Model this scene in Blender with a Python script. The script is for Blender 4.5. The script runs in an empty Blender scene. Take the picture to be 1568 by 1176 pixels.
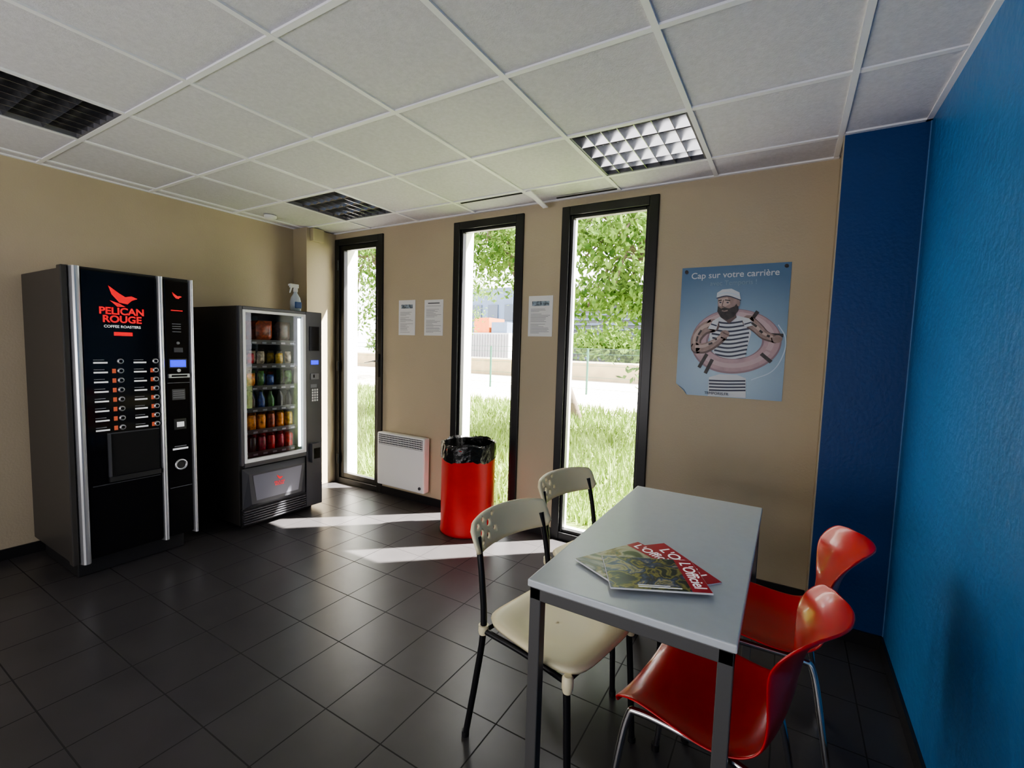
import bpy, math, random
import numpy as np
from mathutils import Vector, Matrix
random.seed(7); np.random.seed(7)
scene = bpy.context.scene
COL = scene.collection
I4 = Matrix.Identity(4)
try:
    scene.view_settings.look = 'AgX - Medium High Contrast'
except Exception:
    pass

# ------------------------------------------------------------------ materials
def mat(name, col, rough=.5, metal=0., bump=None, var=None, emit=None, coat=0., spec=.5):
    m = bpy.data.materials.new(name); m.use_nodes = True
    nt = m.node_tree; N = nt.nodes; L = nt.links
    b = N['Principled BSDF']
    b.inputs['Base Color'].default_value = (*col, 1)
    b.inputs['Roughness'].default_value = rough
    b.inputs['Metallic'].default_value = metal
    b.inputs['Specular IOR Level'].default_value = spec
    b.inputs['Coat Weight'].default_value = coat
    b.inputs['Coat Roughness'].default_value = .05
    tc = N.new('ShaderNodeTexCoord')
    if var:
        n = N.new('ShaderNodeTexNoise'); n.inputs['Scale'].default_value = var[0]; n.inputs['Detail'].default_value = 5
        L.new(tc.outputs['Object'], n.inputs['Vector'])
        r = N.new('ShaderNodeValToRGB'); r.color_ramp.elements[0].position = .3; r.color_ramp.elements[1].position = .7
        k = var[1]
        r.color_ramp.elements[0].color = tuple(max(0, c*(1-k)) for c in col)+(1,)
        r.color_ramp.elements[1].color = tuple(min(1, c*(1+k)) for c in col)+(1,)
        L.new(n.outputs['Fac'], r.inputs['Fac']); L.new(r.outputs['Color'], b.inputs['Base Color'])
    if bump:
        n = N.new('ShaderNodeTexNoise'); n.inputs['Scale'].default_value = bump[0]; n.inputs['Detail'].default_value = 4
        L.new(tc.outputs['Object'], n.inputs['Vector'])
        bp = N.new('ShaderNodeBump'); bp.inputs['Strength'].default_value = bump[1]; bp.inputs['Distance'].default_value = .01
        L.new(n.outputs['Fac'], bp.inputs['Height']); L.new(bp.outputs['Normal'], b.inputs['Normal'])
    if emit:
        b.inputs['Emission Color'].default_value = (*emit[0], 1); b.inputs['Emission Strength'].default_value = emit[1]
    return m

def glass_mat(name, tint=(1, 1, 1), refl=.06):
    m = bpy.data.materials.new(name); m.use_nodes = True
    nt = m.node_tree; N = nt.nodes; L = nt.links
    for n in list(N): N.remove(n)
    o = N.new('ShaderNodeOutputMaterial'); mx = N.new('ShaderNodeMixShader')
    t = N.new('ShaderNodeBsdfTransparent'); t.inputs[0].default_value = (*tint, 1)
    g = N.new('ShaderNodeBsdfGlossy'); g.inputs['Roughness'].default_value = .02
    lw = N.new('ShaderNodeFresnel'); lw.inputs['IOR'].default_value = 1.45
    L.new(lw.outputs[0], mx.inputs[0]); L.new(t.outputs[0], mx.inputs[1]); L.new(g.outputs[0], mx.inputs[2])
    L.new(mx.outputs[0], o.inputs[0])
    return m

M_beige = mat('beige_paint', (.465, .392, .275), .6, bump=(90, .12), var=(1.2, .05))
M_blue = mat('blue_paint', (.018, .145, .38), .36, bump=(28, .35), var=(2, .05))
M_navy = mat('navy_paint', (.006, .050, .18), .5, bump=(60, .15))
M_white_ext = mat('exterior_render', (.8, .78, .74), .8, bump=(60, .2))
M_ceil = mat('ceiling_tile', (.66, .65, .69), .9, bump=(160, .25), var=(55, .06))
M_tbar = mat('ceiling_tbar', (.88, .88, .90), .5)
M_base = mat('baseboard_tile', (.02, .019, .02), .3)
M_frame = mat('window_aluminium_black', (.012, .012, .013), .35)
M_blk = mat('black_gloss', (.004, .004, .005), .12, coat=.3, spec=.35)
M_blkm = mat('black_matte', (.012, .012, .013), .5)
M_side = mat('machine_side', (.042, .038, .034), .45)
M_sil = mat('silver', (.66, .67, .69), .3, .8)
M_chrome = mat('chrome', (.75, .75, .76), .12, 1.)
M_grey = mat('dark_grey_plastic', (.06, .06, .068), .35)
M_mgrey = mat('mid_grey_plastic', (.17, .17, .19), .35)
M_wht = mat('white_plastic', (.80, .80, .79), .4)
M_red = mat('red_plastic', (.56, .007, .008), .28, coat=.2)
M_redbin = mat('red_bin_metal', (.58, .008, .008), .42, var=(6, .08))
M_redlogo = mat('red_logo', (.8, .01, .015), .4, emit=((1, .01, .02), .55))
M_wtext = mat('white_text', (.8, .8, .8), .5, emit=((1, 1, 1), .25))
M_gtext = mat('grey_text', (.2, .2, .22), .5)
M_bluled = mat('blue_led', (.02, .03, .5), .3, emit=((.008, .02, 1), 1.8))
M_icon = mat('orange_icon', (.6, .13, .06), .4, emit=((1, .15, .06), .15))
M_bag = mat('bin_liner', (.006, .006, .006), .25, bump=(30, .6))
M_ivory = mat('ivory_plastic', (.86, .78, .52), .4)
M_tube = mat('dark_tube', (.02, .02, .022), .3, .3)
M_table = mat('table_laminate', (.58, .61, .62), .28, var=(40, .02))
M_tedge = mat('table_frame', (.10, .098, .095), .4)
M_paper = mat('paper', (.74, .74, .74), .7)
M_print = mat('printed_text', (.12, .12, .13), .8)
M_glass = glass_mat('window_glass')
M_led = mat('led_strip', (1, 1, 1), .5, emit=((.9, 1, 1), 6))
M_inner = mat('cabinet_inner', (.20, .24, .25), .4)
M_alu = mat('louvre_aluminium', (.5, .5, .51), .25, 1.)
M_dark = mat('void_black', (.003, .003, .003), .9)

def floor_mat():
    m = bpy.data.materials.new('floor_tiles'); m.use_nodes = True
    nt = m.node_tree; N = nt.nodes; L = nt.links; b = N['Principled BSDF']
    tc = N.new('ShaderNodeTexCoord'); sp = N.new('ShaderNodeSeparateXYZ'); L.new(tc.outputs['Object'], sp.inputs[0])
    def mth(op, a, c=None):
        n = N.new('ShaderNodeMath'); n.operation = op
        for i, q in enumerate((a, c)):
            if q is None: continue
            if isinstance(q, (int, float)): n.inputs[i].default_value = q
            else: L.new(q, n.inputs[i])
        return n.outputs[0]
    dx = mth('PINGPONG', mth('ADD', sp.outputs[0], 1.77+9), .15)
    dy = mth('PINGPONG', mth('ADD', sp.outputs[1], -1.11+9), .15)
    d = mth('MINIMUM', dx, dy)
    g = mth('LESS_THAN', d, .0027)
    n = N.new('ShaderNodeTexNoise'); n.inputs['Scale'].default_value = 5; n.inputs['Detail'].default_value = 3
    L.new(tc.outputs['Object'], n.inputs['Vector'])
    r = N.new('ShaderNodeValToRGB'); r.color_ramp.elements[0].color = (.046, .043, .044, 1); r.color_ramp.elements[1].color = (.056, .052, .053, 1)
    r.color_ramp.elements[0].position = .3; r.color_ramp.elements[1].position = .7
    L.new(n.outputs['Fac'], r.inputs[0])
    mx = N.new('ShaderNodeMix'); mx.data_type = 'RGBA'
    L.new(g, mx.inputs['Factor']); L.new(r.outputs[0], mx.inputs['A']); mx.inputs['B'].default_value = (.010, .009, .009, 1)
    L.new(mx.outputs['Result'], b.inputs['Base Color'])
    L.new(mth('MAXIMUM', .325, mth('MULTIPLY', g, .8)), b.inputs['Roughness'])
    h = mth('MULTIPLY', mth('MINIMUM', d, .004), 60.)
    bp = N.new('ShaderNodeBump'); bp.inputs['Strength'].default_value = .3; bp.inputs['Distance'].default_value = .003
    L.new(h, bp.inputs['Height']); L.new(bp.outputs[0], b.inputs['Normal'])
    return m
M_floor = floor_mat()

# ------------------------------------------------------------------ mesh builder
def catmull(pts, n=8):
    P = [Vector(p) for p in pts]
    if len(P) < 3: return P
    Q = [P[0]*2-P[1]]+P+[P[-1]*2-P[-2]]; out = []
    for i in range(1, len(Q)-2):
        a, b, c, d = Q[i-1:i+3]
        for k in range(n):
            t = k/n
            out.append(.5*((2*b)+(c-a)*t+(2*a-5*b+4*c-d)*t*t+(3*b-a-3*c+d)*t**3))
    out.append(P[-1]); return out

class MB:
    def __init__(s): s.v = []; s.f = []; s.mi = []; s.sm = []; s.mats = []
    def add(s, vs, fs, mt, smooth=False):
        if mt not in s.mats: s.mats.append(mt)
        k = s.mats.index(mt); o = len(s.v)
        s.v += [tuple(v) for v in vs]
        for f in fs:
            s.f.append([i+o for i in f]); s.mi.append(k); s.sm.append(smooth)
        return s
    def box(s, lo, hi, mt):
        (a, b, c), (d, e, f) = lo, hi
        V = [(a, b, c), (d, b, c), (d, e, c), (a, e, c), (a, b, f), (d, b, f), (d, e, f), (a, e, f)]
        return s.add(V, [(0, 3, 2, 1), (4, 5, 6, 7), (0, 1, 5, 4), (1, 2, 6, 5), (2, 3, 7, 6), (3, 0, 4, 7)], mt)
    def quad(s, pts, mt): return s.add(pts, [tuple(range(len(pts)))], mt)
    def lathe(s, prof, c, mt, n=32, ax=2, smooth=True, cap=True):
        V = []; F = []
        for r, h in prof:
            for i in range(n):
                a = 2*math.pi*i/n; p = [r*math.cos(a), r*math.sin(a)]
                q = [p[0], p[1], h] if ax == 2 else ([h, p[0], p[1]] if ax == 0 else [p[1], h, p[0]])
                V.append((c[0]+q[0], c[1]+q[1], c[2]+q[2]))
        for j in range(len(prof)-1):
            for i in range(n):
                k = (i+1) % n; F.append((j*n+i, j*n+k, (j+1)*n+k, (j+1)*n+i))
        s.add(V, F, mt, smooth)
        if cap:
            o = len(V); s.add(V[:n], [tuple(reversed(range(n)))], mt); s.add(V[o-n:], [tuple(range(n))], mt)
        return s
    def tube(s, pts, r, mt, n=10, smoothpath=True, k=8):
        P = catmull(pts, k) if smoothpath else [Vector(p) for p in pts]
        V = []; F = []; t0 = (P[1]-P[0]).normalized()
        u = t0.orthogonal().normalized()
        for i, p in enumerate(P):
            t = (P[min(i+1, len(P)-1)]-P[max(i-1, 0)]).normalized()
            u = (u-t*u.dot(t)).normalized(); w = t.cross(u)
            for j in range(n):
                a = 2*math.pi*j/n; V.append(p+(u*math.cos(a)+w*math.sin(a))*r)
        for i in range(len(P)-1):
            for j in range(n):
                l = (j+1) % n; F.append((i*n+j, i*n+l, (i+1)*n+l, (i+1)*n+j))
        s.add(V, F, mt, True)
        s.add(V[:n], [tuple(reversed(range(n)))], mt); s.add(V[-n:], [tuple(range(n))], mt)
        return s
    def surf(s, fn, nu, nv, mt, closed=False):
        V = [fn(i/nu, j/nv) for i in range(nu+1) for j in range(nv+1)]
        F = [(i*(nv+1)+j, (i+1)*(nv+1)+j, (i+1)*(nv+1)+j+1, i*(nv+1)+j+1) for i in range(nu) for j in range(nv)]
        return s.add(V, F, mt, True)
    def pillow(s, c, sz, mt, n=6):
        for sg in (1, -1):
            def fn(u, v):
                a, b = u*2-1, v*2-1
                k = (1-a**4)*(1-b**4)
                return (c[0]+sg*sz[0]/2*k, c[1]+a*sz[1]/2, c[2]+b*sz[2]/2)
            s.surf(fn, n, n, mt)
        return s
    def obj(s, name, parent=None, bevel=0., M=None):
        me = bpy.data.meshes.new(name); me.from_pydata(s.v, [], s.f)
        for m in s.mats: me.materials.append(m)
        me.polygons.foreach_set('material_index', s.mi); me.polygons.foreach_set('use_smooth', s.sm); me.update()
        o = bpy.data.objects.new(name, me); COL.objects.link(o)
        if M is not None: o.matrix_world = M
        if parent: o.parent = parent
        if bevel:
            b = o.modifiers.new('bevel', 'BEVEL'); b.width = bevel; b.segments = 2; b.limit_method = 'ANGLE'; b.angle_limit = math.radians(50)
        return o

def empty(name, M=I4):
    e = bpy.data.objects.new(name, None); e.empty_display_size = .1; COL.objects.link(e); e.matrix_world = M; return e

def basis(x, y, z, loc):
    m = Matrix.Identity(4)
    for i, a in enumerate((x, y, z)):
        for j in range(3): m[j][i] = a[j]
    m.translation = loc; return m
def facing_x(loc): return basis((0, 1, 0), (0, 0, 1), (1, 0, 0), loc)
def facing_ny(loc): return basis((1, 0, 0), (0, 0, 1), (0, -1, 0), loc)

def text(name, body, size, M, mt, parent, align='CENTER', bold=0., sx=1.):
    c = bpy.data.curves.new(name, 'FONT'); c.body = body; c.size = size; c.align_x = align; c.align_y = 'CENTER'
    c.extrude = .0004; c.offset = bold; c.materials.append(mt); c.space_line = .85
    o = bpy.data.objects.new(name, c); COL.objects.link(o)
    o.matrix_local = M @ Matrix.Diagonal((sx, 1, 1, 1))
    if parent: o.parent = parent
    return o

# ------------------------------------------------------------------ room shell
XL, XR, YB, YF, ZC = -4.18, .48, 3.13, -2.0, 2.51
MB().box((XL-.2, YF-.2, -.12), (XR+.2, YB, 0), M_floor).obj('floor')
ops = [(-3.97, -3.30), (-2.47, -1.80), (-1.48, -.79)]; ZW = 2.455
w = MB(); xs = [XL-.2]+[v for o in ops for v in o]+[XR+.2]
for i in range(0, len(xs), 2):
    w.box((xs[i], YB, -.12), (xs[i+1], YB+.07, 2.75), M_beige)
    w.box((xs[i], YB+.07, -.3), (xs[i+1], YB+.27, 2.9), M_white_ext)
for a, b in ops:
    w.box((a, YB, ZW), (b, YB+.07, 2.75), M_beige); w.box((a, YB+.07, ZW), (b, YB+.27, 2.9), M_white_ext)
    w.box((a, YB, -.3), (b, YB+.27, 0.0), M_white_ext)
w.obj('wall_back')
MB().box((XL-.2, YF-.2, -.1), (XL, YB, 2.75), M_beige).obj('wall_left')
MB().box((XR, YF-.2, -.1), (XR+.2, YB, 2.75), M_blue).obj('wall_right')
MB().box((XL-.2, YF-.2, -.1), (XR+.2, YF, 2.75), M_beige).obj('wall_front')
MB().box((XL, 2.80, 0), (-3.975, YB, ZC), M_beige).obj('wall_pillar', bevel=.004)
MB().box((-3.975, 2.84, ZC-.12), (-3.93, 2.96, ZC-.002), M_beige).obj('trim_4', bevel=.003)
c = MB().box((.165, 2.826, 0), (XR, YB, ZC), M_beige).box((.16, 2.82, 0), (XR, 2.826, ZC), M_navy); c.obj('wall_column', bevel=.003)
MB().box((XL-.2, YF-.2, 2.75), (XR+.2, YB+.27, 2.9), M_white_ext).obj('sun_block_slab')  # unseen slab added above the ceiling to keep sun and sky out
for n, lo, hi in [('baseboard_left', (XL, YF, 0), (XL+.012, 2.80, .07)), ('baseboard_right', (XR-.012, YF, 0), (XR, 2.82, .07)),
                  ('baseboard_back', (-3.30, YB-.012, 0), (-2.47, YB, .07)), ('baseboard_back_mid', (-1.80, YB-.012, 0), (-1.48, YB, .07)),
                  ('baseboard_back_right', (-.79, YB-.012, 0), (.16, YB, .07)), ('baseboard_column', (.148, 2.808, 0), (XR, 2.82, .07)),
                  ('baseboard_pillar', (XL, 2.788, 0), (-3.963, 2.80, .07))]:
    MB().box(lo, hi, M_base).obj(n)
MB().box((XR-.004, 2.814, .07), (XR+.0, 2.82, ZC), mat('corner_caulk', (.1, .22, .42), .5)).obj('trim_1')
MB().box((.155, 2.822, .07), (.165, 2.832, ZC), M_beige).obj('trim_2')

# ceiling
GX, GY = -.455, 2.2325
lights = {(-1, 0), (-5, 0), (-5, -3)}
c = MB(); g = MB(); bx = []
ix = range(-7, 2); jy = range(-8, 2)
for i in ix:
    for j in jy:
        x0, x1 = max(GX+.6*i, XL), min(GX+.6*(i+1), XR); y0, y1 = max(GY+.6*j, YF), min(GY+.6*(j+1), YB)
        if x1 <= x0 or y1 <= y0 or (i, j) in lights: continue
        dz = random.uniform(0, .002)
        c.box((x0, y0, ZC+.006+dz), (x1, y1, ZC+.02+dz), M_ceil)
c.obj('ceiling')
for i in range(-6, 2):
    x = GX+.6*i; g.box((x-.012, YF, ZC-.001), (x+.012, YB, ZC+.008), M_tbar)
for j in range(-7, 2):
    y = GY+.6*j; g.box((XL, y-.012, ZC-.0005), (XR, y+.012, ZC+.0085), M_tbar)
for lo, hi in [((XL, YF), (XL+.022, YB)), ((XR-.022, YF), (XR, 2.82)), ((XL, YB-.022), (.16, YB)), ((.16, 2.798), (XR, 2.82))]:
    g.box((*lo, ZC-.002), (*hi, ZC+.007), M_tbar)
g.obj('ceiling_grid')
MB().box((-2.20, 2.846, ZC-.006), (-1.67, 2.862, ZC-.0015), M_dark).box((-1.5, 3.05, ZC-.006), (-1.06, 3.064, ZC-.0015), M_dark).obj('ceiling_gap_shade')  # black strips under the tiles paint in the shade of the gaps
k = MB().box((-.12, -.02, -.004), (.12, .02, .004), M_tbar)
k.obj('trim_3', M=Matrix.Translation((-1.60, 2.95, ZC-.03)) @ Matrix.Rotation(1.5, 4, 'Z') @ Matrix.Rotation(.2, 4, 'Y'))

for (i, j) in sorted(lights):
    x0, y0 = GX+.6*i+.012, GY+.6*j+.012; x1, y1 = x0+.576, y0+.576
    e = empty('ceiling_light_fixture')
    b = MB(); z0, z1 = ZC+.002, ZC+.085
    for lo, hi in [((x0, y0, z0), (x0+.01, y1, z1)), ((x1-.01, y0, z0), (x1, y1, z1)), ((x0, y0, z0), (x1, y0+.01, z1)), ((x0, y1-.01, z0), (x1, y1, z1)), ((x0, y0, z1), (x1, y1, z1+.01))]:
        b.box(lo, hi, M_mgrey)
    b.obj('housing', e)
    b = MB()
    for k in range(4):
        y = y0+.072+.144*k; b.lathe([(.008, .02), (.008, .556)], (x0, y, z0+.055), M_wht, 10, ax=0)
    b.obj('tubes', e)
    b = MB()
    for k in range(5):
        y = y0+.576*k/4; ya, yb = max(y-.02, y0), min(y+.02, y1)
        b.add([(x0, ya, z0+.05), (x0, y, z0), (x0, yb, z0+.05), (x1, ya, z0+.05), (x1, y, z0), (x1, yb, z0+.05)], [(0, 1, 4, 3), (1, 2, 5, 4)], M_alu)
    for k in range(1, 7):
        x = x0+.576*k/7
        b.box((x-.0015, y0, z0), (x+.0015, y1, z0+.045), M_alu)
    b.obj('louvre', e)

# ------------------------------------------------------------------ windows
def window(n, a, b, door=False):
    e = empty(n); m = MB(); y0, y1 = YB-.018, YB+.06; t = .062
    m.box((a, y0, 0), (a+t, y1, ZW), M_frame); m.box((b-t, y0, 0), (b, y1, ZW), M_frame)
    m.box((a+t, y0, ZW-t), (b-t, y1, ZW), M_frame); m.box((a+t, y0, 0), (b-t, y1, .055), M_frame)
    s = .022 if not door else .05
    for lo, hi in [((a+t, y0+.02, .055), (a+t+s, y1-.01, ZW-t)), ((b-t-s, y0+.02, .055), (b-t, y1-.01, ZW-t)), ((a+t+s, y0+.02, ZW-t-s), (b-t-s, y1-.01, ZW-t)), ((a+t+s, y0+.02, .055), (b-t-s, y1-.01, .055+s))]:
        m.box(lo, hi, M_frame)
    m.obj('frame', e, bevel=.004)
    MB().quad([(a+t, YB+.03, .05), (b-t, YB+.03, .05), (b-t, YB+.03, ZW-t), (a+t, YB+.03, ZW-t)], M_glass).obj('glass', e)
    if door:
        h = MB().box((b-t-.005, y0-.008, 1.12), (b-t+.027, y0+.002, 1.34), M_blkm)
        h.tube([(b-t+.011, y0, 1.27), (b-t+.011, y0-.05, 1.27), (b-t-.02, y0-.055, 1.265), (b-t-.11, y0-.05, 1.25)], .009, M_sil)
        h.obj('lever_handle', e)
        hb = MB()
        for z in (.25, 1.2, 2.2): hb.lathe([(.012, -.05), (.012, .05)], (a+t*.9, y0-.008, z), M_blkm, 12)
        hb.obj('hinges', e)
window('door_1', -3.97, -3.30, True); window('window_1', -2.47, -1.80); window('window_2', -1.48, -.79)

# ------------------------------------------------------------------ coffee vending machine
e = empty('coffee_vending_machine'); F = -3.41
b = MB().box((-4.12, .92, .12), (-3.46, 1.55, 1.80), M_side).box((-4.08, .96, 0), (-3.52, 1.52, .12), M_blkm); b.obj('cabinet', e, .006)
b = MB().box((-3.455, .995, .13), (F, 1.352, 1.80), M_blk).box((-3.455, 1.396, .13), (F, 1.532, 1.80), M_blk); b.obj('door_panels', e, .004)
b = MB()
def prof(y0, y1, x1, n=8):
    vs = []
    for z in (.12, 1.812):
        for k in range(n+1):
            t = k/n; vs.append((-3.46+(x1+3.46)*(1-abs(2*t-1)**3.5), y0+(y1-y0)*t, z))
    fs = [(k, k+1, n+2+k, n+1+k) for k in range(n)]+[tuple(reversed(range(n+1))), tuple(range(n+1, 2*n+2))]
    b.add(vs, fs, M_sil, False)
prof(.935, .998, -3.375); prof(1.350, 1.396, -3.395); prof(1.530, 1.562, -3.39)
b.obj('silver_profiles', e)
b = MB().box((-3.46, .908, .12), (-3.40, .938, 1.812), M_side).box((-3.46, .93, 1.80), (-3.42, 1.555, 1.815), M_blkm); b.obj('edge_trim', e, .006)
b = MB(); X = F+.001
for r in range(8):
    z = 1.285-r*.0565
    for y in (1.035, 1.225):
        b.box((F, y, z-.013), (X, y+.065, z-.004), M_wtext)
        b.box((F, y, z+.006), (X, y+.05, z+.010), M_gtext)
        if r > 0: b.box((F, y+.085, z-.014), (X, y+.103, z+.012), M_icon)
        yb = y+.125 if y < 1.1 else 1.337
        b.lathe([(.016, 0), (.016, .006), (.011, .010)], (F, yb, z), M_sil, 16, ax=0)
        b.lathe([(.009, .0101), (.009, .0115)], (F, yb, z), M_blk, 12, ax=0)
b.obj('selection_buttons', e)
b = MB()
b.box((F-.001, 1.085, .855), (F+.006, 1.345, .862), M_grey).box((F-.001, 1.085, .57), (F+.02, 1.345, .60), M_blkm)
b.box((F-.001, 1.085, .60), (F+.012, 1.10, .855), M_grey).box((F-.0005, 1.10, .60), (F+.002, 1.345, .855), M_dark)
b.box((F, 1.01, .555), (F+.006, 1.345, .56), M_grey).box((F, 1.0, .14), (F+.004, 1.35, .55), M_blk)
b.obj('cup_niche', e, .002)
b = MB()
bird = [(-.06, .06), (-.045, .01), (-.01, -.035), (.03, -.042), (.05, -.02), (.08, -.005), (.05, .008), (.02, .0), (-.01, .02)]
b.quad([(X, 1.175+p[0], 1.665+p[1]) for p in bird], M_redlogo)
b.quad([(X, 1.165+p[0], 1.655+p[1]) for p in [(-.045, -.015), (-.01, -.05), (.03, -.048), (-.0, -.03)]], M_redlogo)
b.quad([(X, 1.463+p[0]*.4, 1.70+p[1]*.4) for p in bird], M_redlogo)
b.box((F, 1.135, 1.435), (X, 1.225, 1.457), M_redlogo); b.obj('bird_logo', e)
text('logo_line_1', 'PELICAN', .056, facing_x((X, 1.178, 1.577)), M_redlogo, e, bold=.0018)
text('logo_line_2', 'ROUGE', .056, facing_x((X, 1.178, 1.53)), M_redlogo, e, bold=.0018)
text('logo_line_3', 'COFFEE ROASTERS', .021, facing_x((X, 1.178, 1.488)), M_wtext, e, bold=.0004)
b = MB()
b.box((F, 1.43, 1.605), (X, 1.497, 1.611), M_redlogo)
for z in (1.52, 1.505, 1.49, 1.47): b.box((F, 1.435, z), (X, 1.485, z+.004), M_gtext)
b.box((F, 1.44, 1.34), (F+.008, 1.49, 1.37), M_grey); b.lathe([(.009, 0), (.009, .006)], (F, 1.465, 1.40), M_mgrey, 12, ax=0)
b.box((F, 1.418, 1.245), (X, 1.508, 1.29), M_bluled); b.box((F, 1.412, 1.238), (F+.0005, 1.514, 1.297), M_grey)
b.box((F, 1.405, 1.175), (F+.012, 1.525, 1.20), M_sil).box((F, 1.42, 1.182), (F+.0125, 1.51, 1.193), M_blk)
b.lathe([(.011, 0), (.011, .008)], (F, 1.465, 1.222), M_sil, 14, ax=0)
b.box((F, 1.425, 1.03), (X, 1.50, 1.10), M_grey)
for z in (1.085, 1.072, 1.059, 1.044): b.box((F, 1.43, z), (X+.0005, 1.495, z+.004), M_gtext)
b.box((F, 1.43, .835), (F+.006, 1.50, .905), M_blkm).box((F, 1.445, .852), (F+.007, 1.487, .885), M_wtext)
b.box((F, 1.42, .70), (X, 1.51, .712), M_wtext).box((F, 1.43, .72), (X, 1.50, .726), M_gtext)
b.lathe([(.036, 0), (.036, .008), (.027, .008), (.027, .001), (.0001, .001)], (F, 1.465, .60), M_sil, 24, ax=0)
b.lathe([(.026, 0), (.026, .003)], (F, 1.465, .60), M_blkm, 24, ax=0)
b.box((F-.002, 1.40, .45), (F+.001, 1.528, .453), M_mgrey).box((F-.002, 1.40, 1.14), (F+.001, 1.528, 1.143), M_mgrey)
b.obj('payment_panel', e)

# ------------------------------------------------------------------ snack vending machine
e = empty('snack_vending_machine'); F = -3.42
b = MB()
b.box((-4.12, 1.86, .04), (-3.45, 1.885, 1.68), M_side).box((-4.12, 2.525, .04), (-3.45, 2.55, 1.68), M_side)
b.box((-4.12, 1.885, 1.65), (-3.45, 2.525, 1.68), M_side).box((-4.12, 1.885, .04), (-3.45, 2.525, .50), M_side)
b.box((-4.12, 1.885, .50), (-4.10, 2.525, 1.65), M_side); b.obj('cabinet', e, .004)
b = MB().box((-4.10, 1.886, .50), (-4.09, 2.40, 1.65), M_inner).box((-4.09, 1.886, .50), (-3.47, 1.892, 1.65), M_inner).box((-4.09, 2.39, .50), (-3.47, 2.40, 1.65), M_inner); b.obj('cabinet_lining', e)
b = MB()
b.box((-3.45, 1.86, .50), (F, 1.888, 1.68), M_grey).box((-3.45, 1.888, 1.655), (F, 2.40, 1.68), M_grey)
b.box((-3.45, 1.888, .48), (F, 2.40, .515), M_grey).box((-3.45, 2.398, .04), (F, 2.55, 1.68), M_grey)
b.obj('door_frame', e, .005)
b = MB(); q = F+.003
b.box((-3.45, 1.888, .515), (q, 1.908, 1.655), M_wht).box((-3.45, 2.378, .515), (q, 2.398, 1.655), M_wht)
b.box((-3.45, 1.908, 1.635), (q, 2.378, 1.655), M_wht).box((-3.45, 1.908, .515), (q, 2.378, .54), M_wht); b.obj('glass_surround', e, .002)
MB().quad([(-3.44, 1.90, .53), (-3.44, 2.385, .53), (-3.44, 2.385, 1.64), (-3.44, 1.90, 1.64)], M_glass).obj('display_glass', e)
MB().box((-3.475, 2.362, .56), (-3.46, 2.378, 1.62), M_led).box((-3.475, 1.90, .56), (-3.47, 1.903, 1.62), M_led).obj('led_strips', e)
cols = [(.30, .06, .02), (.40, .015, .015), (.45, .28, .03), (.05, .14, .03), (.06, .03, .02), (.40, .33, .24), (.02, .05, .18), (.25, .02, .03), (.015, .012, .012), (.60, .20, .02)]
PM = [mat('snack_wrap_%d' % i, c_, .3, var=(35, .7)) for i, c_ in enumerate(cols)]
b = MB(); sh = [.56, .735, .905, 1.075, 1.245, 1.43]
for r, z in enumerate(sh):
    b.box((-4.05, 1.905, z-.012), (-3.52, 2.37, z), M_mgrey); b.box((-3.522, 1.905, z-.028), (-3.515, 2.37, z+.008), M_blkm)
    for k in range(6): b.box((-3.515, 1.93+k*.078, z-.022), (-3.513, 1.965+k*.078, z-.008), M_gtext)
b.obj('product_trays', e)
b = MB()
for r, z in enumerate(sh):
    for k in range(6):
        y = 1.945+k*.077
        for d in range(3):
            x = -3.56-d*.12
            if r == 0:
                b.lathe([(.026, 0), (.031, .008), (.031, .10), (.024, .115)], (x, y, z), PM[(1, 8, 7, 1, 7, 1)[k]], 14)
            elif r == 1:
                if k == 0: continue
                b.lathe([(.026, 0), (.031, .008), (.031, .10), (.024, .115)], (x, y, z), PM[(3, 9, 9, 0, 9, 2)[k]], 14)
            elif r == 2:
                b.lathe([(.026, 0), (.028, .01), (.028, .07), (.012, .105), (.012, .125)], (x, y, z), PM[(8, 4, 6, 3, 8, 8)[k]], 14)
            elif r < 5:
                if (k+r) % 4 == 3 and d == 0: continue
                hh = .085+.03*((k*7+r*5) % 3)/2
                b.pillow((x, y, z+hh/2+.003), (.045, .062-.012*((k+r) % 2), hh), PM[(k*3+r*2+(k//2)) % 10])
            else:
                if k in (2, 4): b.pillow((x, y+.03, z+.08), (.06, .13, .155), PM[(5, 0, 4)[k//2]])
b.obj('snacks', e)
b = MB()
b.add([(F, 1.865, .475), (F, 2.385, .475), (F, 2.385, .17), (F, 1.865, .17), (F+.045, 1.89, .44), (F+.045, 2.35, .44), (F+.03, 2.33, .20), (F+.03, 1.92, .20)],
      [(4, 7, 6, 5), (0, 4, 5, 1), (1, 5, 6, 2), (2, 6, 7, 3), (3, 7, 4, 0)], M_grey)
b.add([(F+.047, 1.92, .425), (F+.047, 2.325, .425), (F+.033, 2.30, .225), (F+.033, 1.955, .225)], [(0, 3, 2, 1)], mat('flap_plastic', (.20, .20, .24), .25))
b.obj('delivery_flap', e)
b = MB().box((-3.47, 1.865, .04), (F-.01, 2.40, .17), M_blkm)
for k in range(6): b.box((F-.01, 1.875, .05+k*.019), (F+.006, 2.39, .058+k*.019), M_grey)
b.box((-4.0, 1.9, 0), (-3.5, 2.5, .04), M_blkm)
b.obj('ventilation_grille', e)
b = MB(); b.quad([(F+.048, 2.13+p[0]*.35, .37+p[1]*.35) for p in bird], M_redlogo); b.obj('flap_logo', e)
text('flap_text', 'PELICAN\nROUGE', .022, facing_x((F+.048, 2.13, .325)), M_redlogo, e)
b = MB()
b.box((F, 2.43, 1.36), (F+.006, 2.52, 1.56), M_blk).box((F, 2.445, 1.245), (F+.004, 2.515, 1.28), M_bluled)
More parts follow.
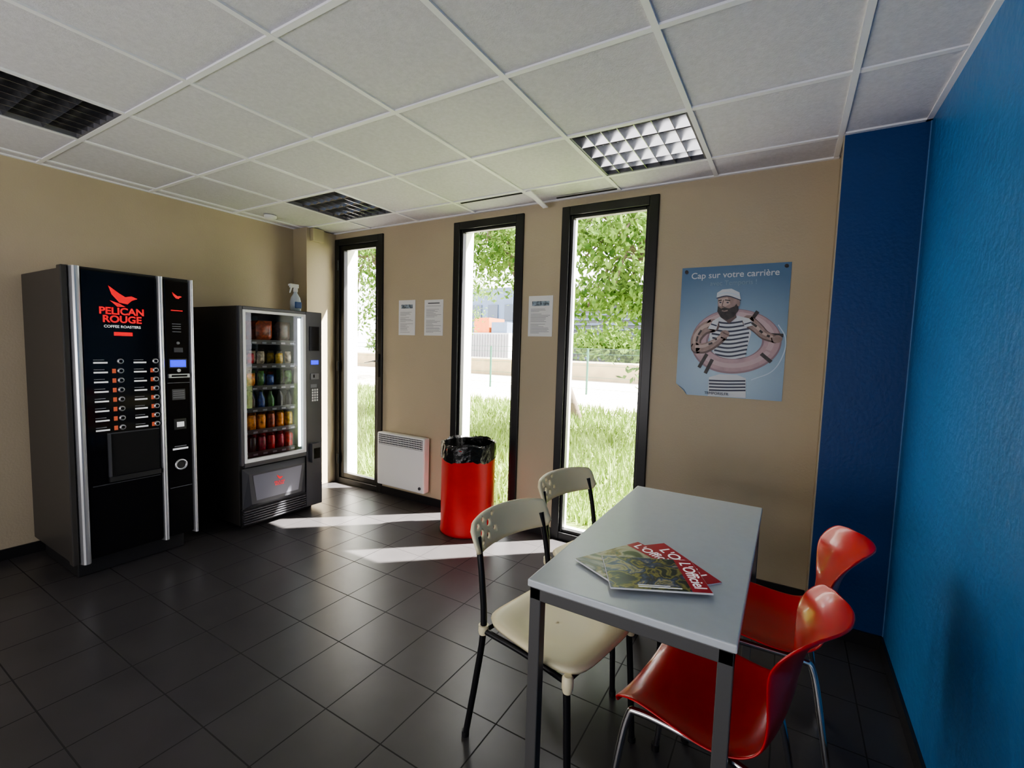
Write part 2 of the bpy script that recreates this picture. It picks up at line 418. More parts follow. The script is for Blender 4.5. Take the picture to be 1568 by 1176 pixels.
b.box((F, 2.44, 1.12), (F+.008, 2.515, 1.17), M_mgrey).box((F, 2.46, 1.135), (F+.009, 2.475, 1.16), M_blk)
for r in range(5):
    for k in range(3): b.box((F, 2.452+k*.022, .935+r*.022), (F+.004, 2.466+k*.022, .951+r*.022), M_wht)
b.box((F, 2.43, .42), (F+.035, 2.52, .58), M_grey).box((F+.03, 2.445, .45), (F+.036, 2.505, .54), M_blk)
b.box((F, 2.44, 1.05), (F+.002, 2.5, 1.08), M_gtext)
b.obj('payment_panel', e, .002)

# spray bottle on top of the snack machine
e = empty('spray_bottle', Matrix.Translation((-3.60, 2.43, 1.68)))
M_bot = mat('clear_bottle', (.50, .56, .62), .15)
b = MB().lathe([(.035, 0), (.042, .006), (.042, .09), (.036, .12), (.016, .155), (.014, .17)], (0, 0, 0), M_bot, 24); b.obj('bottle', e)
b = MB().box((.03, -.03, .03), (.0435, .03, .085), mat('bottle_label', (.05, .12, .3), .4)); b.obj('label', e, .006)
b = MB().lathe([(.018, .168), (.018, .195), (.012, .2)], (0, 0, 0), M_wht, 20)
b.box((-.012, -.05, .20), (.012, .025, .232), M_wht).box((-.008, -.062, .212), (.008, -.05, .228), M_wht)
b.add([(-.006, -.045, .20), (.006, -.045, .20), (.006, -.03, .20), (-.006, -.03, .20), (-.005, -.055, .155), (.005, -.055, .155), (.005, -.048, .155), (-.005, -.048, .155)],
      [(0, 1, 5, 4), (1, 2, 6, 5), (2, 3, 7, 6), (3, 0, 4, 7), (4, 5, 6, 7)], M_wht)
b.obj('trigger_head', e, .003)

# ------------------------------------------------------------------ heater
e = empty('wall_convector_heater')
MB().box((-3.27, YB-.095, .12), (-2.69, YB-.02, .615), M_wht).obj('body', e, .012)
MB().box((-3.20, YB-.02, .2), (-2.76, YB, .5), M_grey).obj('wall_bracket', e)
b = MB().box((-3.25, YB-.0965, .505), (-2.71, YB-.094, .60), M_grey)
for k in range(5): b.box((-3.25, YB-.102, .510+k*.019), (-2.71, YB-.094, .516+k*.019), M_wht)
for k in range(28): b.box((-3.24+k*.0193, YB-.1, .507), (-3.238+k*.0193, YB-.094, .598), M_wht)
b.obj('outlet_grille', e)
MB().lathe([(.014, -.008), (.014, 0)], (-2.735, YB-.095, .165), M_grey, 16, ax=1).obj('thermostat_knob', e)

# ------------------------------------------------------------------ bin
e = empty('trash_bin', Matrix.Translation((-2.10, 2.885, 0)))
b = MB().lathe([(.200, 0), (.210, .004), (.212, .02), (.208, .035), (.208, .645), (.212, .65), (.212, .665), (.203, .665), (.203, .03), (.0001, .03)], (0, 0, 0), M_redbin, 48); b.obj('drum', e)
V = []; n = 72
rows = [(.2155, .575), (.2150, .60), (.2148, .63), (.2145, .66), (.212, .69), (.203, .703), (.195, .69), (.193, .6), (.185, .3)]
b = MB(); F_ = []
for j, (r, h) in enumerate(rows):
    for i in range(n):
        a = 2*math.pi*i/n; k = random.uniform(-1, 1)
        rr = r+.0022*k+.0015*math.sin(a*9+j); hh = h+(.010*math.sin(a*5)+.006*k if j in (0, 4, 5) else 0)
        V.append((rr*math.cos(a), rr*math.sin(a), hh))
for j in range(len(rows)-1):
    for i in range(n): F_.append((j*n+i, j*n+(i+1) % n, (j+1)*n+(i+1) % n, (j+1)*n+i))
b.add(V, F_, M_bag, False); b.obj('bin_liner', e)

# ------------------------------------------------------------------ notices and poster
def notice(x0, x1, z0, z1, seed, pic=False):
    e = empty('paper_notice'); R = random.Random(seed); y = YB-.002
    MB().box((x0, y-.001, z0), (x1, YB, z1), M_paper).obj('sheet', e)
    b = MB(); z = z1-.03
    if pic:
        b.box((x0+.03, y-.0015, z1-.075), (x1-.03, y-.001, z1-.04), mat('notice_photo', (.2, .25, .3), .6, var=(60, .8))); z = z1-.10
    else:
        b.box((x0+.04, y-.0015, z-.004), (x1-.04, y-.001, z+.005), M_print); z -= .025
    while z > z0+.02:
        if R.random() > .15: b.box((x0+.02, y-.0015, z), (x0+.02+R.uniform(.4, 1)*(x1-x0-.04), y-.001, z+.0026), M_gtext)
        z -= .0095
    b.obj('printed_lines', e)
    return e
notice(-3.10, -2.90, 1.52, 1.835, 1, True); notice(-2.79, -2.58, 1.52, 1.83, 2)
notice(-1.74, -1.535, 1.525, 1.83, 3, True)

M_post = bpy.data.materials.new('poster_print'); M_post.use_nodes = True
nt = M_post.node_tree; N = nt.nodes; L = nt.links; bs = N['Principled BSDF']; bs.inputs['Roughness'].default_value = .35
tc = N.new('ShaderNodeTexCoord'); mp = N.new('ShaderNodeMapping'); mp.inputs['Location'].default_value = (.33, 0, -1.38); mp.inputs['Scale'].default_value = (1, 0, 1)
L.new(tc.outputs['Object'], mp.inputs[0]); ln = N.new('ShaderNodeVectorMath'); ln.operation = 'LENGTH'; L.new(mp.outputs[0], ln.inputs[0])
rp = N.new('ShaderNodeValToRGB'); rp.color_ramp.elements[0].color = (.40, .55, .66, 1); rp.color_ramp.elements[1].color = (.10, .19, .32, 1); rp.color_ramp.elements[1].position = .58
L.new(ln.outputs['Value'], rp.inputs[0]); L.new(rp.outputs[0], bs.inputs['Base Color'])
e = empty('wall_poster')
def pm(u, v, lay=0):
    t = (v-408)/203; l = 1046-12*t; r = 1211-19*t; s = (u-l)/(r-l); tp = 411-7*s; bt = 600+19*s; t = (v-tp)/(bt-tp)
    return (-.625+.6*s, YB-.004-lay*.0003, 1.97-.8*t)
x0, x1, z0, z1 = -.625, -.025, 1.165, 1.97
b = MB(); P = [(x0, z1), (x1, z1), (x1, z0), (x0+.07, z0), (x0, z0+.07)]
b.add([(p[0], YB-.003, p[1]) for p in P], [tuple(range(len(P)))], M_post); b.obj('poster_sheet', e)
MB().add([(x0, YB-.004, z0+.07), (x0+.07, YB-.004, z0), (x0+.05, YB-.02, z0+.03)], [(0, 1, 2)], M_paper).obj('curled_corner', e)
Mk = lambda n, c_, v=None: mat('ink_'+n, c_, .45, var=v)
I_pink, I_pinkd, I_pinkl = Mk('pink', (.47, .33, .35), (14, .15)), Mk('pink_shade', (.30, .20, .23)), Mk('pink_light', (.55, .42, .44))
I_skin, I_skinl, I_skind = Mk('skin', (.33, .235, .21), (25, .25)), Mk('skin_light', (.52, .40, .36)), Mk('skin_shade', (.14, .09, .085))
I_white, I_navy, I_dark, I_line = Mk('white', (.62, .65, .68)), Mk('navy', (.03, .04, .08)), Mk('dark', (.035, .028, .028), (40, .6)), Mk('rope', (.50, .62, .72))
b = MB()
def ell(cx, cy, rx, ry, mt, lay, n=36, rot=0):
    b.quad([pm(cx+rx*math.cos(a)*math.cos(rot)-ry*math.sin(a)*math.sin(rot), cy+rx*math.cos(a)*math.sin(rot)+ry*math.sin(a)*math.cos(rot), lay) for a in [-2*math.pi*i/n for i in range(n)]], mt)
def ring(cx, cy, R1, R2, mt, lay, n=48, a0=0, a1=360):
    V = []
    for i in range(n+1):
        a = math.radians(a0+(a1-a0)*i/n); V += [pm(cx+R1[0]*math.cos(a), cy+R1[1]*math.sin(a), lay), pm(cx+R2[0]*math.cos(a), cy+R2[1]*math.sin(a), lay)]
    b.add(V, [(2*i, 2*i+1, 2*i+3, 2*i+2) for i in range(n)], mt)
def stroke(pts, wd, mt, lay):
    P = catmull([(p[0], p[1], 0) for p in pts], 8); V = []
    ws = list(wd) if isinstance(wd, (list, tuple)) else [wd, wd]
    for i, p in enumerate(P):
        t = (P[min(i+1, len(P)-1)]-P[max(i-1, 0)]).normalized(); q = i/(len(P)-1)*(len(ws)-1); k = min(int(q), len(ws)-2); w_ = ws[k]+(ws[k+1]-ws[k])*(q-k)
        V += [pm(p.x-t.y*w_/2, p.y+t.x*w_/2, lay), pm(p.x+t.y*w_/2, p.y-t.x*w_/2, lay)]
    b.add(V, [(2*i, 2*i+1, 2*i+3, 2*i+2) for i in range(len(P)-1)], mt)
    if ws[0] > 7:
        for p, w_ in ((P[0], ws[0]), (P[-1], ws[-1])): ell(p.x, p.y, w_/2, w_/2, mt, lay)
def poly(pts, mt, lay): b.quad([pm(u, v, lay) for u, v in pts], mt)
def limb(pts, wd, lay):
    stroke([(p[0]+1, p[1]+1.5) for p in pts], [w_+3 for w_ in wd], I_skind, lay); stroke(pts, wd, I_skin, lay+.5)
    stroke([(p[0]-1.2, p[1]-1.6) for p in pts], [w_*.35 for w_ in wd], I_skinl, lay+.9)
stroke([(1150, 585), (1180, 572), (1196, 545), (1199, 520), (1190, 500)], 1.6, I_line, 1)
ring(1127, 524, (67, 50), (40, 27), I_pinkd, 2); ring(1127, 523, (65, 48), (43, 29), I_pink, 3); ring(1126, 521, (59, 43), (51, 36), I_pinkl, 3.5)
TOR = [(1095, 491), (1108, 484), (1132, 484), (1149, 490), (1152, 512), (1144, 540), (1140, 562), (1094, 562), (1096, 545), (1089, 515)]
poly(TOR, I_white, 4)
for k in range(11):
    v = 493+k*6.4; hw = 28-max(0, (k-3))*.9
    stroke([(1121-hw, v-1.5), (1119, v+2.5), (1121+hw, v-1)], 2.7, I_navy, 5)
poly([(1088, 578), (1104, 574), (1130, 576), (1143, 582), (1142, 613), (1086, 607)], I_white, 4)
for k in range(4): stroke([(1088, 583+k*5), (1114, 585+k*5), (1142, 586+k*5)], 2.6, I_navy, 5)
ring(1127, 524, (67, 50), (40, 27), I_pinkd, 6, a0=25, a1=150); ring(1127, 523, (65, 48), (43, 29), I_pink, 7, a0=25, a1=150); ring(1127, 522, (59, 43), (52, 36), I_pinkl, 7.4, a0=30, a1=140)
for (u, v, a_, l_) in [(1079, 552, -58, 15), (1088, 561, -62, 15), (1156, 487, -55, 13), (1186, 516, 5, 13), (1172, 551, 45, 12)]:
    a_ = math.radians(a_); du, dv = l_*.8*math.cos(a_), l_*.8*math.sin(a_); stroke([(u-du, v-dv), (u, v), (u+du, v+dv)], 5.5, I_dark, 8)
limb([(1094, 497), (1079, 503), (1068, 516), (1067, 530)], [17, 15, 14, 13], 9)
limb([(1068, 531), (1082, 531), (1098, 524), (1110, 515)], [13, 13, 10, 8], 11)
ell(1113, 512, 7, 6, I_skin, 13)
for k in range(4): stroke([(1109+k*2.6, 508+k*1.2), (1113+k*2.2, 512+k*1.2)], 1, I_skind, 13.5)
for p in [(1077, 505, 1072, 512), (1071, 514, 1069, 522), (1088, 527, 1094, 525), (1098, 520, 1101, 519)]: stroke([(p[0], p[1]), (p[2], p[3])], 3, I_dark, 13.5)
limb([(1148, 492), (1160, 503), (1170, 514), (1184, 521)], [16, 14, 12, 9], 9)
ell(1188, 522, 7, 6, I_skin, 11)
for p in [(1153, 496, 1160, 502), (1164, 508, 1168, 512), (1174, 516, 1178, 518)]: stroke([(p[0], p[1]), (p[2], p[3])], 3.5, I_dark, 13.5)
poly([(1095, 491), (1106, 486), (1100, 505), (1087, 503)], I_white, 13); poly([(1149, 489), (1138, 486), (1143, 503), (1157, 499)], I_white, 13)
stroke([(1092, 496), (1101, 499)], 2, I_navy, 13.6); stroke([(1142, 498), (1153, 495)], 2, I_navy, 13.6)
poly([(1110, 477), (1128, 477), (1131, 487), (1120, 496), (1108, 487)], I_skind, 14)
HEAD = [(1103, 457), (1105, 450), (1118, 446), (1132, 451), (1135, 462), (1132, 474), (1126, 482), (1116, 485), (1107, 480), (1103, 470)]
poly(HEAD, I_skin, 15); poly([(1104, 458), (1118, 456), (1122, 466), (1112, 471), (1104, 468)], I_skinl, 15.5)
poly([(1103, 469), (1108, 473), (1113, 471), (1120, 473), (1128, 470), (1134, 463), (1134, 476), (1127, 486), (1116, 491), (1107, 486), (1102, 477)], I_dark, 16)
stroke([(1109, 476), (1113, 477), (1118, 476)], 1.8, I_skin, 17); ell(1134, 465, 2.6, 5, I_skin, 17)
stroke([(1104, 461), (1109, 460)], 1.6, I_dark, 17); stroke([(1114, 460), (1122, 461)], 1.6, I_dark, 17)
ell(1107, 463.5, 1.8, 1, I_navy, 17); ell(1118, 464, 2, 1, I_navy, 17); stroke([(1112, 460), (1109.5, 469), (1113, 470)], 1.2, I_skind, 17)
poly([(1101, 457), (1102, 449), (1110, 444), (1124, 443), (1136, 449), (1138, 461), (1132, 458), (1118, 454)], I_white, 18)
stroke([(1101, 457), (1118, 454), (1138, 461)], 1.5, I_navy, 18.5); stroke([(1103, 451), (1118, 449), (1136, 454)], 1, I_line, 18.5)
for u, v in [(1053, 417), (1204, 410)]: ell(u, v, 3, 3, I_dark, 3)
b.obj('sailor_illustration', e)
text('title', 'Cap sur votre carrière', .053, facing_ny((-.325, YB-.006, 1.915)), I_white, e, bold=.0005)
text('subtitle', 'avec Temporis !', .040, facing_ny((-.325, YB-.006, 1.865)), mat('ink_sub', (.25, .36, .46), .5), e)
text('footer', 'TEMPORIS.FR', .024, facing_ny((-.38, YB-.011, 1.185)), I_navy, e)

# ------------------------------------------------------------------ table
TZ = .757
e = empty('dining_table'); tx0, tx1, ty0, ty1 = -.618, -.06, 1.155, 2.30
MB().box((tx0, ty0, TZ-.022), (tx1, ty1, TZ), M_table).obj('tabletop', e, .004)
b = MB(); i_ = .006; za, zb = TZ-.06, TZ-.023
for lo, hi in [((tx0+i_, ty0+i_, za), (tx1-i_, ty0+i_+.03, zb)), ((tx0+i_, ty1-i_-.03, za), (tx1-i_, ty1-i_, zb)), ((tx0+i_, ty0+.036, za), (tx0+i_+.03, ty1-.036, zb)), ((tx1-i_-.03, ty0+.036, za), (tx1-i_, ty1-.036, zb))]:
    b.box(lo, hi, M_tedge)
for x in (tx0+i_, tx1-i_-.036):
    for y in (ty0+i_, ty1-i_-.036): b.box((x, y, .012), (x+.036, y+.036, zb), M_tedge); b.box((x-.001, y-.001, 0), (x+.037, y+.037, .012), M_blkm)
b.obj('frame_and_legs', e, .003)

# magazines
M_mag = mat('magazine_red', (.50, .008, .02), .3)
def magazine(cx, cy, rot, z, kind):
    e = empty('magazine', Matrix.Translation((cx, cy, z)) @ Matrix.Rotation(rot, 4, 'Z'))
    a, c_ = .14, .10
    MB().box((-a, -c_, 0), (a, c_, .0045), M_paper).obj('pages', e)
    if kind != 1:
        m = bpy.data.materials.new('magazine_photo'); m.use_nodes = True; N = m.node_tree.nodes; L = m.node_tree.links; p = N['Principled BSDF']; p.inputs['Roughness'].default_value = .3
        tc = N.new('ShaderNodeTexCoord'); n = N.new('ShaderNodeTexNoise'); n.inputs['Scale'].default_value = 15 if kind == 0 else 9; n.inputs['Detail'].default_value = 8; n.inputs['Distortion'].default_value = .8
        L.new(tc.outputs['Object'], n.inputs['Vector'])
        r = N.new('ShaderNodeValToRGB'); els = r.color_ramp.elements
        els[0].position = .33; els[0].color = (.01, .012, .01, 1); els[1].position = .7; els[1].color = (.7, .65, .55, 1)
        pal = [(.41, (.02, .035, .015, 1)), (.46, (.34, .30, .06, 1)), (.50, (.02, .025, .03, 1)), (.56, (.06, .09, .20, 1)), (.60, (.50, .42, .2, 1)), (.64, (.10, .12, .08, 1))]
        if kind == 2: pal = [(.41, (.10, .13, .03, 1)), (.47, (.55, .50, .35, 1)), (.52, (.30, .22, .05, 1)), (.58, (.03, .05, .03, 1))]
        for ps, cc in pal:
            q = els.new(ps); q.color = cc
        L.new(n.outputs['Fac'], r.inputs[0]); L.new(r.outputs[0], p.inputs['Base Color'])
        MB().box((-a+.002, -c_+.002, .0045), (a-.055, c_-.002, .005), m).box((a-.055, -c_+.002, .0045), (a-.001, c_-.002, .005), M_mag).obj('cover', e)
        text('masthead', "L'Officiel", .050, Matrix.Translation((a-.028, 0, .0053)) @ Matrix.Rotation(-math.pi/2, 4, 'Z'), M_wtext, e, bold=.0003, sx=.9)
        MB().box((-.06, -c_+.012, .005), (.06, -c_+.017, .0053), M_wtext).box((-.06, -c_+.022, .005), (.03, -c_+.026, .0053), M_wtext).obj('caption', e)
    else:
        MB().box((-a, -c_, .0045), (a, c_, .005), M_mag).obj('cover', e)
        text('masthead', "L'Officiel", .055, Matrix.Translation((0, c_-.035, .0053)), M_wtext, e, bold=.0003)
        text('headline', "des transports", .022, Matrix.Translation((0, c_-.075, .0053)), M_wtext, e)
        MB().box((-a+.01, -c_+.01, .005), (a-.01, .0, .0053), mat('cover_photo', (.35, .3, .18), .3, var=(20, .9))).obj('cover_photo', e)
magazine(-.300, 1.470, math.radians(-42), TZ+.0005, 1)
magazine(-.392, 1.412, math.radians(62), TZ+.0065, 2)
magazine(-.308, 1.368, math.radians(27), TZ+.0125, 0)

# ------------------------------------------------------------------ ivory chairs
def ivory_chair(x, y, rot):
    e = empty('dining_chair', Matrix.Translation((x, y, 0)) @ Matrix.Rotation(rot, 4, 'Z'))
    b = MB(); nr, na = 14, 56; V = []; hx, hy = .205, .20
    def sup(a, r):
        c_, s_ = math.cos(a), math.sin(a); p = 5; k = (abs(c_)**p+abs(s_)**p)**(-1/p)
        px, py = hx*k*c_*r, hy*k*s_*r
        py *= 1+.10*(px/hx); return px, py
    for i in range(nr+1):
        r = i/nr
        for j in range(na):
            a = 2*math.pi*j/na; px, py = sup(a, max(r, .001)); d = math.hypot(px/.135, py/.145)
            z = .455-.014*(1/(1+math.exp((d-1)*18)))-.012*max(0, (px/hx-.75))*3*max(0, px/hx-.75)*1.3-(.006 if i == nr else 0)+.008*abs(py/hy)**3
            V.append((px, py, z))
    F_ = [(i*na+j, i*na+(j+1) % na, (i+1)*na+(j+1) % na, (i+1)*na+j) for i in range(nr) for j in range(na)]
    b.add(V, F_, M_ivory, True); o = b.obj('seat', e); m = o.modifiers.new('s', 'SOLIDIFY'); m.thickness = .016; m.offset = -1
    b = MB()
    def fn(u, v):
        s = u*2-1
        top = .818-.014*abs(s)**3; bot = .695+.006*s*s
        if abs(s) > .9: k = (abs(s)-.9)/.1; top -= .022*k*k; bot += .022*k*k
        z = bot+(top-bot)*v
        return (-.268+.062*s*s-.035*v, s*.212, z)
    b.surf(fn, 28, 8, M_ivory); o = b.obj('back_rest'); m = o.modifiers.new('s', 'SOLIDIFY'); m.thickness = .012; m.offset = 0
    cb = MB()
    for s, v, r in [(-.80, .76, .012), (-.60, .82, .011), (-.44, .64, .014), (-.70, .48, .014), (-.50, .30, .012), (-.30, .84, .008), (-.28, .42, .010), (-.72, .20, .009)]:
        p = fn((s+1)/2, v); cb.lathe([(r, -.06), (r, .06)], p, M_ivory, 16, ax=0)
    cu = cb.obj('cutter'); bm_ = o.modifiers.new('b', 'BOOLEAN'); bm_.object = cu; bm_.operation = 'DIFFERENCE'; bm_.solver = 'EXACT'
    bpy.context.view_layer.update(); dg = bpy.context.evaluated_depsgraph_get()
    me = bpy.data.meshes.new_from_object(o.evaluated_get(dg)); bpy.data.objects.remove(o); bpy.data.objects.remove(cu)
    o = bpy.data.objects.new('back_rest', me); COL.objects.link(o); o.parent = e
    b = MB()
    for s in (-1, 1):
        b.tube([(-.26, s*.20, 0), (-.215, s*.195, .25), (-.19, s*.19, .44), (-.205, s*.187, .60), (-.238, s*.18, .755)], .0115, M_tube)
        b.tube([(.20, s*.205, 0), (.185, s*.20, .25), (.172, s*.195, .432)], .0115, M_tube)
        b.tube([(-.19, s*.19, .432), (0, s*.185, .432), (.17, s*.195, .432)], .010, M_tube)
    b.tube([(-.19, -.19, .428), (-.19, .19, .428)], .009, M_tube, smoothpath=False); b.tube([(.165, -.195, .425), (.165, .195, .425)], .009, M_tube, smoothpath=False)
    b.obj('tube_frame', e)
    b = MB()
    for s in (-1, 1):
        b.lathe([(.014, .405), (.018, .42), (.018, .45), (.012, .457)], (.178, s*.198, 0), M_ivory, 16)
        b.lathe([(.016, .42), (.018, .43), (.018, .452)], (-.19, s*.19, 0), M_ivory, 16)
    b.obj('seat_sockets', e)
    b = MB()
    for p in [(-.26, -.20), (-.26, .20), (.20, .205), (.20, -.205)]: b.lathe([(.014, 0), (.014, .02)], (*p, 0), M_blkm, 12)
    b.obj('feet', e)
ivory_chair(-.645, 1.455, math.radians(-11)); ivory_chair(-.69, 2.05, math.radians(-14))

# ------------------------------------------------------------------ red shell chairs (local +X = facing direction)
def red_chair(x, y, rot):
    e = empty('shell_chair', Matrix.Translation((x, y, 0)) @ Matrix.Rotation(rot, 4, 'Z'))
    pr = [(.205, .405, .175), (.195, .433, .20), (.14, .450, .215), (.05, .440, .22), (-.05, .428, .22), (-.125, .436, .205), (-.175, .475, .19), (-.197, .54, .182), (-.208, .61, .190), (-.222, .69, .208), (-.248, .75, .212), (-.283, .788, .195), (-.315, .800, .14)]
    C_ = catmull([Vector(p) for p in pr], 4)
    def fn(u, v):
        q = u*(len(C_)-1); i = min(int(q), len(C_)-2); p = C_[i].lerp(C_[i+1], q-i); s = v*2-1
        back = max(0, min(1, (u-.45)*3))
        lift = .035*(1-back)*abs(s)**2.5*(.5+.5*min(1, u*5)); fwd = .055*back*abs(s)**2.2
        return (p.x+fwd, p.z*s, p.y+lift)
    b = MB().surf(fn, 48, 20, M_red); o = b.obj('seat_shell', e)
    m = o.modifiers.new('s', 'SOLIDIFY'); m.thickness = .007; m.offset = 0
    m = o.modifiers.new('ss', 'SUBSURF'); m.levels = 1; m.render_levels = 1
    b = MB()
    for s in (-1, 1):
        b.tube([(.225, s*.20, 0), (.20, s*.185, .20), (.175, s*.165, .38), (.14, s*.16, .412), (.0, s*.15, .412), (-.12, s*.15, .408), (-.155, s*.155, .38), (-.19, s*.18, .20), (-.225, s*.20, 0)], .0105, M_chrome, 12)
    b.tube([(.10, -.155, .41), (.10, .155, .41)], .009, M_chrome, smoothpath=False); b.tube([(-.08, -.15, .408), (-.08, .15, .408)], .009, M_chrome, smoothpath=False)
    b.obj('chrome_legs', e)
    b = MB()
    for p in [(.225, -.2), (.225, .2), (-.225, .2), (-.225, -.2)]: b.lathe([(.014, 0), (.014, .025)], (*p, 0), M_blkm, 12)
    b.obj('feet', e)
red_chair(-.135, 1.395, math.radians(180-9)); red_chair(-.025, 1.935, math.radians(180+2))

# smoke detector
e = empty('smoke_detector', Matrix.Translation((-3.93, 2.42, ZC)))
MB().lathe([(.05, 0), (.05, -.015), (.035, -.03), (.012, -.035)], (0, 0, 0), M_wht, 24).obj('body', e)

# ------------------------------------------------------------------ outdoors
M_grass = mat('grass_ground', (.13, .18, .03), .9, var=(3, .4)); M_blade = mat('grass_blade', (.17, .25, .045), .7, var=(2, .4))
M_gravel = mat('pale_gravel', (.55, .52, .42), .9, var=(8, .3)); M_bwall = mat('boundary_wall', (.30, .235, .13), .8, var=(2, .15))
MB().box((-60, YB+.28, -.3), (15, 10.5, -.08), M_grass).obj('ground_lawn')
MB().box((-80, 10.5, -.3), (20, 70, -.10), M_gravel).obj('ground_gravel')
n = 22000; y = 3.65+7.6*np.random.rand(n)**1.2; x = -y*np.random.uniform(.15, 1.45, n); h = np.random.uniform(.08, .26, n); a = np.random.rand(n)*6.28
wd = .006+.0012*y; V = np.zeros((n, 3, 3))
V[:, 0] = np.stack([x-wd*np.cos(a), y-wd*np.sin(a), np.full(n, -.08)], 1); V[:, 1] = np.stack([x+wd*np.cos(a), y+wd*np.sin(a), np.full(n, -.08)], 1)
V[:, 2] = np.stack([x+np.clip(np.random.randn(n)*.06, -.15, .15), y+np.clip(np.random.randn(n)*.06, -.15, .15), -.08+h], 1)
me = bpy.data.meshes.new('lawn_grass'); me.from_pydata(V.reshape(-1, 3).tolist(), [], np.arange(n*3).reshape(-1, 3).tolist()); me.materials.append(M_blade)
o = bpy.data.objects.new('lawn_grass', me); COL.objects.link(o)
MB().box((-60, 22, -.1), (15, 22.25, .78), M_bwall).box((-60, 21.95, .78), (15, 22.3, .86), M_gravel).obj('boundary_wall')
b = MB(); M_fg = mat('fence_green', (.02, .10, .06), .5)
for k in range(17):
    xx = -26+k*2.0; b.box((xx, 15, -.1), (xx+.06, 15.05, 1.5), M_fg)
for z in (.1, .5, .9, 1.3, 1.48): b.box((-26, 15.02, z), (7, 15.03, z+.012), M_fg)
b.obj('garden_fence')
M_b1 = mat('cladding_bluegrey', (.09, .13, .20), .6, var=(.3, .2)); M_b2 = mat('cladding_grey', (.055, .058, .062), .6); M_win = mat('far_glass', (.05, .07, .1), .1)
b = MB().box((-38, 40, -.1), (-19, 50, 7.5), M_b1)
for k in range(9):
    for j in range(2): b.box((-37+k*2, 39.9, 1.2+j*3), (-35.8+k*2, 40, 2.8+j*3), M_win)
b.obj('office_building')
b = MB().box((-18.5, 36, -.1), (-3, 46, 5.2), M_b2)
for k in range(12): b.box((-18.5, 35.9, .3+k*.4), (-3, 36, .45+k*.4), M_b1)
b.add([(-19, 35.5, 5.2), (-2.5, 35.5, 5.2), (-2.5, 41, 7.6), (-19, 41, 7.6)], [(0, 1, 2, 3)], M_b2); b.obj('warehouse')
b = MB().box((-18.6, 25.5, -.1), (-15.6, 28, 2.4), mat('container_paint', (.4, .42, .45), .5))
for k in range(14): b.box((-18.55+k*.215, 25.44, 0), (-18.45+k*.215, 25.5, 2.3), M_mgrey)
b.box((-18.4, 25.6, 2.4), (-17.2, 27.5, 3.4), mat('crate_orange', (.45, .12, .03), .6)).box((-17.0, 25.6, 2.4), (-15.8, 27.5, 3.1), M_b1)
b.obj('shipping_container')

def leaf_mat():
    m = bpy.data.materials.new('tree_leaves'); m.use_nodes = True; nt = m.node_tree; N = nt.nodes; L = nt.links
    for q in list(N): N.remove(q)
    o = N.new('ShaderNodeOutputMaterial'); mx = N.new('ShaderNodeMixShader'); mx.inputs[0].default_value = .45
    d = N.new('ShaderNodeBsdfDiffuse'); t = N.new('ShaderNodeBsdfTranslucent'); tc = N.new('ShaderNodeTexCoord')
    n = N.new('ShaderNodeTexNoise'); n.inputs['Scale'].default_value = 5; n.inputs['Detail'].default_value = 3; r = N.new('ShaderNodeValToRGB')
    r.color_ramp.elements[0].position = .35; r.color_ramp.elements[1].position = .65
    r.color_ramp.elements[0].color = (.035, .08, .016, 1); r.color_ramp.elements[1].color = (.18, .27, .07, 1)
    L.new(tc.outputs['Object'], n.inputs['Vector']); L.new(n.outputs['Fac'], r.inputs[0])
    L.new(r.outputs[0], d.inputs[0]); L.new(r.outputs[0], t.inputs[0]); L.new(d.outputs[0], mx.inputs[1]); L.new(t.outputs[0], mx.inputs[2]); L.new(mx.outputs[0], o.inputs[0])
    return m
M_leaf = leaf_mat(); M_bark = mat('bark', (.12, .09, .06), .9, bump=(20, .8))
def tree(cx, cy, cz, R, Rz, ncl, nl, tx=0., low=.9):
    e = empty('garden_tree'); b = MB(); b.tube([(cx+tx+.2, cy+.6, -.10), (cx+tx*.8, cy+.5, 1.2), (cx, cy, cz)], .10, M_bark, 12)
    cen = []
    for k in range(ncl):
        d = np.random.randn(3); d /= np.linalg.norm(d); rr = random.uniform(.35, 1)
        p = np.array([cx, cy, cz])+d*rr*np.array([R, R, Rz])
        if p[2] < low: p[2] = low+random.random()*.5
        cen.append(p)
        if k % 3 == 0: b.tube([(cx, cy, cz-.3), tuple((np.array([cx, cy, cz])+p)/2+np.array([0, 0, .25])), tuple(p)], .018, M_bark, 6, k=4)
    b.obj('trunk_and_branches', e)
    cen = np.repeat(np.array(cen), nl, 0); n = len(cen); P = cen+np.random.randn(n, 3)*np.array([.26, .26, .20])
    A = np.random.randn(n, 3); A[:, 2] -= .8; A /= np.linalg.norm(A, axis=1)[:, None]; B = np.cross(A, np.random.randn(n, 3)); B /= np.linalg.norm(B, axis=1)[:, None]
    s = np.random.uniform(.055, .09, n)[:, None]
    V = np.stack([P-A*s, P+B*s*.42, P+A*s, P-B*s*.42], 1).reshape(-1, 3)
    me = bpy.data.meshes.new('foliage'); me.from_pydata(V.tolist(), [], np.arange(n*4).reshape(-1, 4).tolist()); me.materials.append(M_leaf)
    o = bpy.data.objects.new('foliage', me); COL.objects.link(o); o.parent = e
tree(-2.3, 8.0, 3.3, 1.7, 2.3, 95, 105, tx=2.6, low=1.0)
tree(-5.7, 8.6, 4.1, 1.7, 1.9, 75, 100, tx=1.7, low=1.6)
tree(-10.2, 9.0, 4.1, 2.2, 2.3, 90, 100, tx=3.0, low=1.4)
tree(-14.5, 17, 4.5, 3, 3, 60, 100)
P = []
for k in range(70): P.append((random.uniform(-34, 2), random.uniform(31, 33), random.uniform(.8, 2.2)))
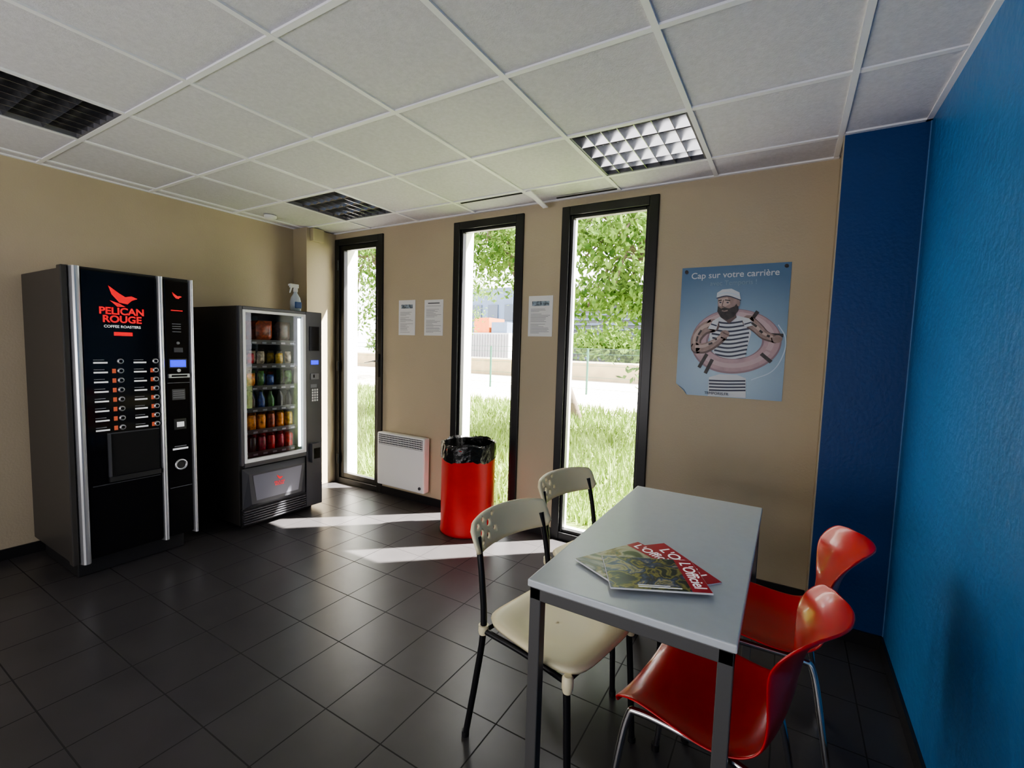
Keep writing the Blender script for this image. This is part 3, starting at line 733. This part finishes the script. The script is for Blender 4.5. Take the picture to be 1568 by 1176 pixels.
cen = np.repeat(np.array(P), 130, 0); n = len(cen); P = cen+np.random.randn(n, 3)*.5; A = np.random.randn(n, 3)*.16; B = np.random.randn(n, 3)*.1
V = np.stack([P-A, P+B, P+A, P-B], 1).reshape(-1, 3)
me = bpy.data.meshes.new('background_hedge'); me.from_pydata(V.tolist(), [], np.arange(n*4).reshape(-1, 4).tolist()); me.materials.append(M_leaf)
o = bpy.data.objects.new('background_hedge', me); COL.objects.link(o)

# ------------------------------------------------------------------ lights
W = bpy.data.worlds.new('sky'); scene.world = W; W.use_nodes = True
bg = W.node_tree.nodes['Background']; bg.inputs[0].default_value = (.95, .93, 1, 1); bg.inputs[1].default_value = 8.5
s = bpy.data.lights.new('sun', 'SUN'); s.energy = 80; s.angle = math.radians(.7); s.color = (1, .96, .90)
o = bpy.data.objects.new('sun', s); COL.objects.link(o); o.rotation_euler = Vector((-1.43, -1.3, -2.43)).to_track_quat('-Z', 'Y').to_euler()
for k, (a, b_) in enumerate(ops):
    l = bpy.data.lights.new('window_portal', 'AREA'); l.shape = 'RECTANGLE'; l.size = b_-a-.1; l.size_y = 2.36; l.cycles.is_portal = True
    o = bpy.data.objects.new('window_portal', l); COL.objects.link(o)
    o.matrix_world = Matrix.Translation(((a+b_)/2, YB+.1, 1.23)) @ Matrix.Rotation(-math.pi/2, 4, 'X')
l = bpy.data.lights.new('rear_fill_light', 'AREA'); l.shape = 'RECTANGLE'; l.size = 3.6; l.size_y = 1.6; l.energy = 95; l.color = (1, .97, .99)  # added fill light behind the camera, not a fixture of the room
o = bpy.data.objects.new('rear_fill_light', l); COL.objects.link(o); o.location = (-1.8, -1.9, 1.2); o.rotation_euler = (math.radians(110), 0, 0)

# ------------------------------------------------------------------ camera
yaw, pit, rol = -.5387, -.0773, .0293
f = Vector((math.sin(yaw)*math.cos(pit), math.cos(yaw)*math.cos(pit), math.sin(pit))); r0 = Vector((math.cos(yaw), -math.sin(yaw), 0)); u0 = r0.cross(f)
r = r0*math.cos(rol)+u0*math.sin(rol); u = -r0*math.sin(rol)+u0*math.cos(rol)
cd = bpy.data.cameras.new('camera'); cd.sensor_width = 36; cd.lens = 707.9/1568*36; cd.clip_start = .02; cd.clip_end = 300
co = bpy.data.objects.new('camera', cd); COL.objects.link(co); co.matrix_world = basis(r, u, -f, (0, 0, 1.43)); scene.camera = co
